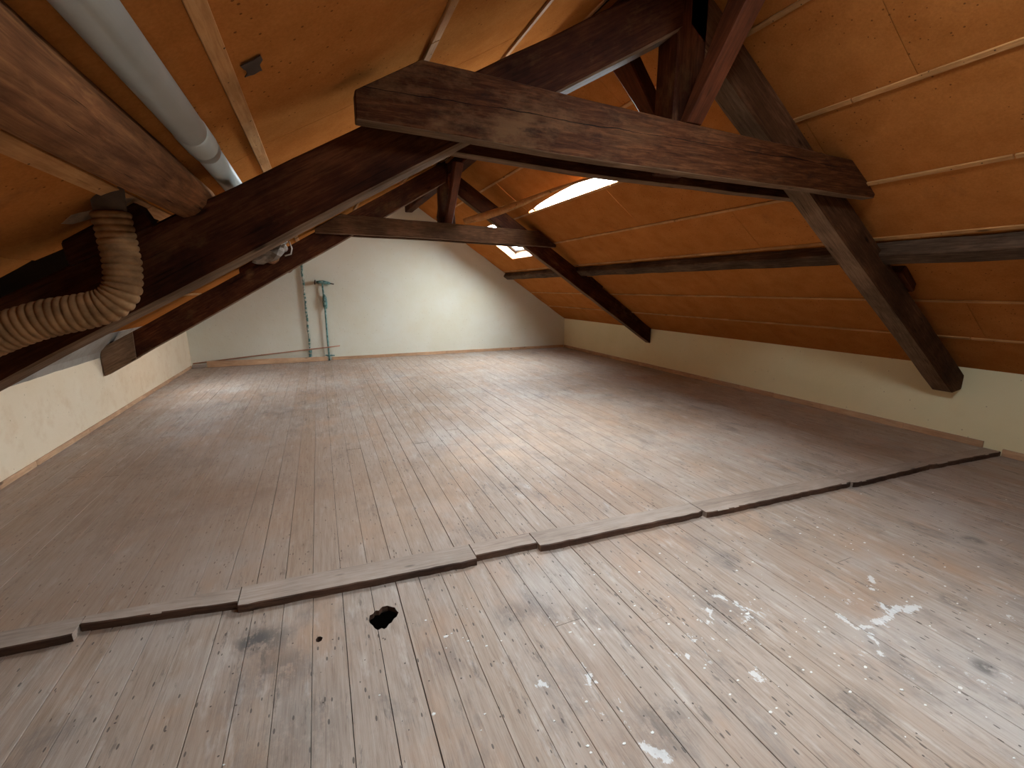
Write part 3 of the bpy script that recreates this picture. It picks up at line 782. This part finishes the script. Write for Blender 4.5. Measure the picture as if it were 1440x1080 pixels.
poly_beam('rafter_foot', [(-2.388, 6.592, bl(-2.385)), (-2.06, 6.592, bl(-2.06) - .004), (-2.05, 6.592, tl(-2.06) + .004), (-2.388, 6.592, tl(-2.385) + .004)], (0, .165, 0), M_under_t, T2, bevel=.004)
cleat((4.22, 6.66, r2t(4.22) - .03), V((1, 0, -.637)), up_r, .30, .14, .09, T2)
cleat((-.62, 6.67, tl(-.62) - .02), V((-1, 0, -.574)), up_l, .30, .14, .08, T2)

# ---- ridge beam
poly_beam('ridge_beam', [(1.83, YR, 3.04), (1.83, 10.05, 3.04), (1.83, 10.05, 3.20), (1.83, YR, 3.20)], (.15, 0, 0), M_truss, None, axis=(0, 1, 0), bevel=.008)
tag(bpy.data.objects['ridge_beam'], 'dark ridge beam at the very top behind the king posts', 'beam')

# ---- right purlin
pur = tag(empty('purlin', (4.05, 2.2, 1.75)), 'long grey-brown purlin under the right roof slope, running over both trusses', 'purlin')
upR = V((-1, 0, SR)).normalized()
ys = [YR, 2.25, 6.66, 9.86]
for i in range(3):
    a, b = ys[i] + .002, ys[i + 1] - .002
    p = V((4.018, a, zr(4.018))) + NR * .004; q = V((4.018, b, zr(4.018))) + NR * .004
    dpt = .125 if i == 0 else .105
    poly_beam('timber_length', [p, q, q + NR * dpt, p + NR * dpt], -upR * .135, M_purlin, pur, axis=(0, 1, 0), bevel=.012, jit=.006, step=.2)

# ---- the rough log purlin on the left
def log_obj(y0, y1, c, r0, name, label=None):
    n = int((y1 - y0) / .05); path = [V((0, i * (y1 - y0) / n, 0)) for i in range(n + 1)]; sides = 28
    vs = []; fs = []
    for i, p in enumerate(path):
        e = i / n; end = min(1, (n - i) / 2.5 + .62, i / 2 + .7)
        for k in range(sides):
            a = 2 * math.pi * k / sides
            r = r0 * (1 + .07 * noise.noise(V((math.cos(a) * 1.3, math.sin(a) * 1.3, p.y * 1.2 + y0))) + .035 * noise.noise(V((math.cos(a) * 5, math.sin(a) * 5, p.y * 1.5 + y0))))
            r *= 1 + .05 * (math.cos(4 * a) ** 3 if True else 0) - .02
            vs.append(V((p.y, math.cos(a) * r * end, math.sin(a) * r * end)))
    for i in range(n):
        for k in range(sides):
            a = i * sides + k; b = i * sides + (k + 1) % sides; fs.append((a, b, b + sides, a + sides))
    fs += [tuple(range(sides)), tuple(n * sides + k for k in range(sides))[::-1]]
    M_l = frame(c, (0, 1, 0), (1, 0, 0)); M_l.translation = V((c[0], y0, c[2]))
    return link(name, pyd(vs, fs, True), M_log, None, M_l)
o = log_obj(YR + .02, 2.60, (-.49, 0, 1.892), .098, 'log_purlin')
tag(o, 'thick rough-hewn round log purlin at upper left, resting on the near truss', 'log', 'rough log purlins on the left slope')
o = log_obj(2.62, 10.2, (-.50, 0, 1.878), .082, 'log_purlin.001')
tag(o, 'second log purlin behind the near truss, glimpsed between the two left rafters', 'log', 'rough log purlins on the left slope')

# ---- grey plastic pipe
pp = tag(empty('drain_pipe', (-.335, 1, 2.02)), 'grey plastic pipe running under the left slope beside the log', 'pipe')
tube('pipe_length', [(-.335, YR + .02, 2.012), (-.337, -1, 2.012), (-.34, 2.12, 2.008)], .050, M_pvc, pp, 32)
tube('socket', [(-.34, 1.88, 2.008), (-.34, 1.89, 2.008), (-.34, 2.05, 2.008), (-.34, 2.06, 2.008)], lambda i: (.050, .0525, .0525, .050)[i], M_pvc, pp, 32)
tube('pipe_length', [(-.34, 2.13, 2.008), (-.35, 3.3, 2.0), (-.352, 10.15, 1.995)], .046, M_pvc, pp, 28)

# ---- corrugated flexible duct
dc = tag(empty('flexible_duct', (-.72, 2.28, 1.7)), 'brown ribbed flexible duct hanging down from the left slope and bending out of the picture', 'duct')
path = spline([(-.705, 2.27, 1.79), (-.700, 2.27, 1.69), (-.697, 2.265, 1.59), (-.712, 2.26, 1.50), (-.760, 2.255, 1.445), (-.84, 2.25, 1.418), (-.96, 2.25, 1.392), (-1.11, 2.25, 1.335), (-1.30, 2.25, 1.235), (-1.55, 2.25, 1.10), (-1.85, 2.25, .95)], 70)
acc = [0.0]
for i in range(1, len(path)): acc.append(acc[-1] + (path[i] - path[i - 1]).length)
step = .0028; rp = []; i = 0; s = 0
while s < acc[-1]:
    while acc[i + 1] < s: i += 1
    t = (s - acc[i]) / (acc[i + 1] - acc[i]); rp.append(path[i].lerp(path[i + 1], t)); s += step
def drad(i):
    ph = (i * step / .0245) % 1.0
    base = .0535 if i * step < .25 else .0535 + min(.008, (i * step - .25) * .03)
    return base + .0095 * abs(math.sin(math.pi * ph)) ** .5 + .0012 * noise.noise(V((i * step * 30, 0, 0)))
tube('hose', rp, drad, M_duct, dc, 32)
tube('stub', [(-.706, 2.275, 1.95), (-.706, 2.274, 1.90), (-.705, 2.27, 1.785)], lambda i: (.058, .055, .050)[i], M_soot, dc, 24)

# ---- loose strip of lining that has come down beside the first skylight and lies on the far collar
ls = [((2.852, 2.850), (4.33, 4.33), (2.628, 2.645)), ((2.748, 2.738), (4.7, 4.7), (2.611, 2.636)), ((2.637, 2.627), (5.0, 5.0), (2.575, 2.612)),
      ((2.499, 2.489), (5.4, 5.4), (2.504, 2.572)), ((2.394, 2.385), (5.8, 5.8), (2.458, 2.548)), ((2.237, 2.208), (6.2, 6.2), (2.411, 2.505)), ((2.04, 2.00), (6.50, 6.50), (2.380, 2.450))]
P = []
for e in range(2): P.append(spline([(a[0][e], a[1][e], a[2][e]) for a in ls], 6))
vs = []; fs = []; m = len(P[0])
for i in range(m):
    a, b = P[0][i], P[1][i]
    md = (a + b) / 2 + V((-.012, -.012, -.006))
    vs += [a, md, b, b + V((.006, .004, .006)), md + V((.006, .004, .006)), a + V((.006, .004, .006))]
for i in range(m - 1):
    for q in range(6):
        a = i * 6 + q; b = i * 6 + (q + 1) % 6; fs.append((a, b, b + 6, a + 6))
fs += [(0, 1, 2, 3, 4, 5), tuple((m - 1) * 6 + q for q in range(6))[::-1]]
c0 = V((2.4, 5.4, 2.5))
o = link('loose_lining_strip', pyd([V(v) - c0 for v in vs], fs, True), M_batten, None, Matrix.Translation(c0))
tag(o, 'long curled brown strip hanging from the skylight edge onto the far collar beam', 'board')

# ---- plumbing on the far gable
def gp(x, z, off=.05): return V((x, yg(x) - off, z))
p1 = tag(empty('riser_pipe', gp(-.26, 0)), 'flaking dark green vertical pipe on the far gable, reaching up behind the rafter', 'pipe', 'vertical water pipes on the far gable wall')
tube('pipe', [gp(-.262 + .006 * math.sin(i * 1.7), .03 + i * .1, .04) for i in range(21)], lambda i: .021 + .005 * noise.noise(V((i * 1.3, 0, 0))), M_flaked, p1, 12)
tube('elbow', spline([gp(-.27, .16, .045), gp(-.275, .09, .05), gp(-.33, .05, .06), gp(-.43, .035, .06)], 5), .028, M_teal, p1, 12)
tube('pipe_clip', [gp(-.262, .19, .042), gp(-.262, .235, .042)], .032, M_teal, p1, 12)
p2 = tag(empty('standpipe', gp(.1, 0)), 'teal vertical pipe with a tap on top, standing on the far gable wall', 'pipe', 'vertical water pipes on the far gable wall')
tube('pipe', [gp(.09, .0, .06), gp(.092, .5, .06), gp(.10, 1.05, .06), gp(.09, 1.60, .06)], .018, M_teal, p2, 12)
tube('union', [gp(.115, 1.08, .06), gp(.11, 1.12, .06), gp(.108, 1.2, .06), gp(.106, 1.32, .06), gp(.10, 1.37, .06)], lambda i: (.022, .040, .047, .040, .022)[i], M_teal, p2, 10)
vb = tube('valve_body', [gp(-.02, 1.615, .06), gp(.04, 1.62, .06), gp(.10, 1.615, .06), gp(.18, 1.60, .06), gp(.24, 1.59, .06)], lambda i: (.022, .030, .040, .034, .022)[i], M_teal, p2, 12)
tube('valve_wheel', [gp(-.035, 1.615, .06), gp(-.055, 1.618, .06)], .048, M_nail, vb, 14)
tube('outlet', [gp(.24, 1.59, .06), gp(.31, 1.575, .07)], .012, M_nail, vb, 8)
tube('flange', [gp(.092, .09, .06), gp(.092, .12, .06)], .036, M_teal, p2, 12)
tube('foot_bracket', [gp(.02, .115, .05), gp(.20, .10, .05)], .014, M_teal, p2, 8)
o = tube('copper_tube', [gp(-2.36, .085, .06), gp(-1.2, .185, .08), gp(.09, .285, .093), gp(.32, .305, .093)], .012, M_copper, None, 10)
tag(o, 'thin reddish tube sloping from the left corner to the two pipes along the far gable', 'tube')
o = poly_beam('loose_plank', [gp(-2.12, .003, .125), gp(.05, .003, .125), gp(.05, .095, .125), gp(-2.12, .125, .125)], (0, .028, 0), M_pine, None, bevel=.004)
tag(o, 'long pale plank on edge along the far gable wall, below the sloping tube', 'plank')
o = poly_beam('timber_offcut', [gp(-2.36, .003, .16), gp(-2.14, .003, .135), gp(-2.14, .065, .135), gp(-2.36, .07, .16)], (0, .03, 0), M_sill, None, bevel=.004)
tag(o, 'short dull timber offcut on the floor in the far left corner', 'offcut')

# ---- plaster lump and bent hook by the log in the gap of the rafters
bm = bmesh.new(); bmesh.ops.create_icosphere(bm, subdivisions=3, radius=1)
for v in bm.verts:
    n_ = 1 + .55 * noise.noise(v.co * 1.9) + .2 * noise.noise(v.co * 6)
    v.co = V((v.co.x * .095 * n_, v.co.y * .10 * n_, v.co.z * .05 * n_))
for f in bm.faces: f.smooth = False
o = link('plaster_lump', mesh_of(bm), M_wool, None, Matrix.Translation((-.20, 2.66, 1.70)) @ Matrix.Rotation(-.5, 4, 'Y'))
tag(o, 'crumpled grey lump stuck under the near left rafter where the log passes', 'lump')
o = tube('bent_hook', [(-.115, 2.66, 1.735), (-.105, 2.65, 1.70), (-.112, 2.65, 1.672), (-.14, 2.64, 1.662)], .0035, M_steel, None, 8)
tag(o, 'small bent steel hook beside the grey lump under the near left rafter', 'hook')

# ---- paint chips and crumbs scattered on the floor
rc = random.Random(3); vs = []; fs = []
for i in range(230):
    if rc.random() < .62: x = rc.uniform(.2, 3.2); y = rc.uniform(.3, 1.95); y = min(y, 1.85 - .02 * x)
    else: x = rc.uniform(-1.6, 4.5); y = rc.uniform(.3, 1.85)
    z = -.0335; s_ = rc.uniform(.0015, .0055) * (1.6 if rc.random() < .1 else 1); a0 = rc.uniform(0, 6.28); b0 = len(vs); n = 5
    if .07 < x < .23 and 1.85 < y < 2.03: continue
    for kz in (0, .0012):
        for q in range(n):
            a = a0 + 6.283 * q / n; r = s_ * rc.uniform(.6, 1.3); vs.append((x + math.cos(a) * r * 1.5, y + math.sin(a) * r, z + kz))
    fs.append(tuple(b0 + n + q for q in range(n)))
    for q in range(n): fs.append((b0 + q, b0 + (q + 1) % n, b0 + n + (q + 1) % n, b0 + n + q))
o = link('paint_chips', pyd(vs, fs), M_chip)
tag(o, 'tiny white paint chips scattered over the near floor boards', 'paint chips', kind='stuff')
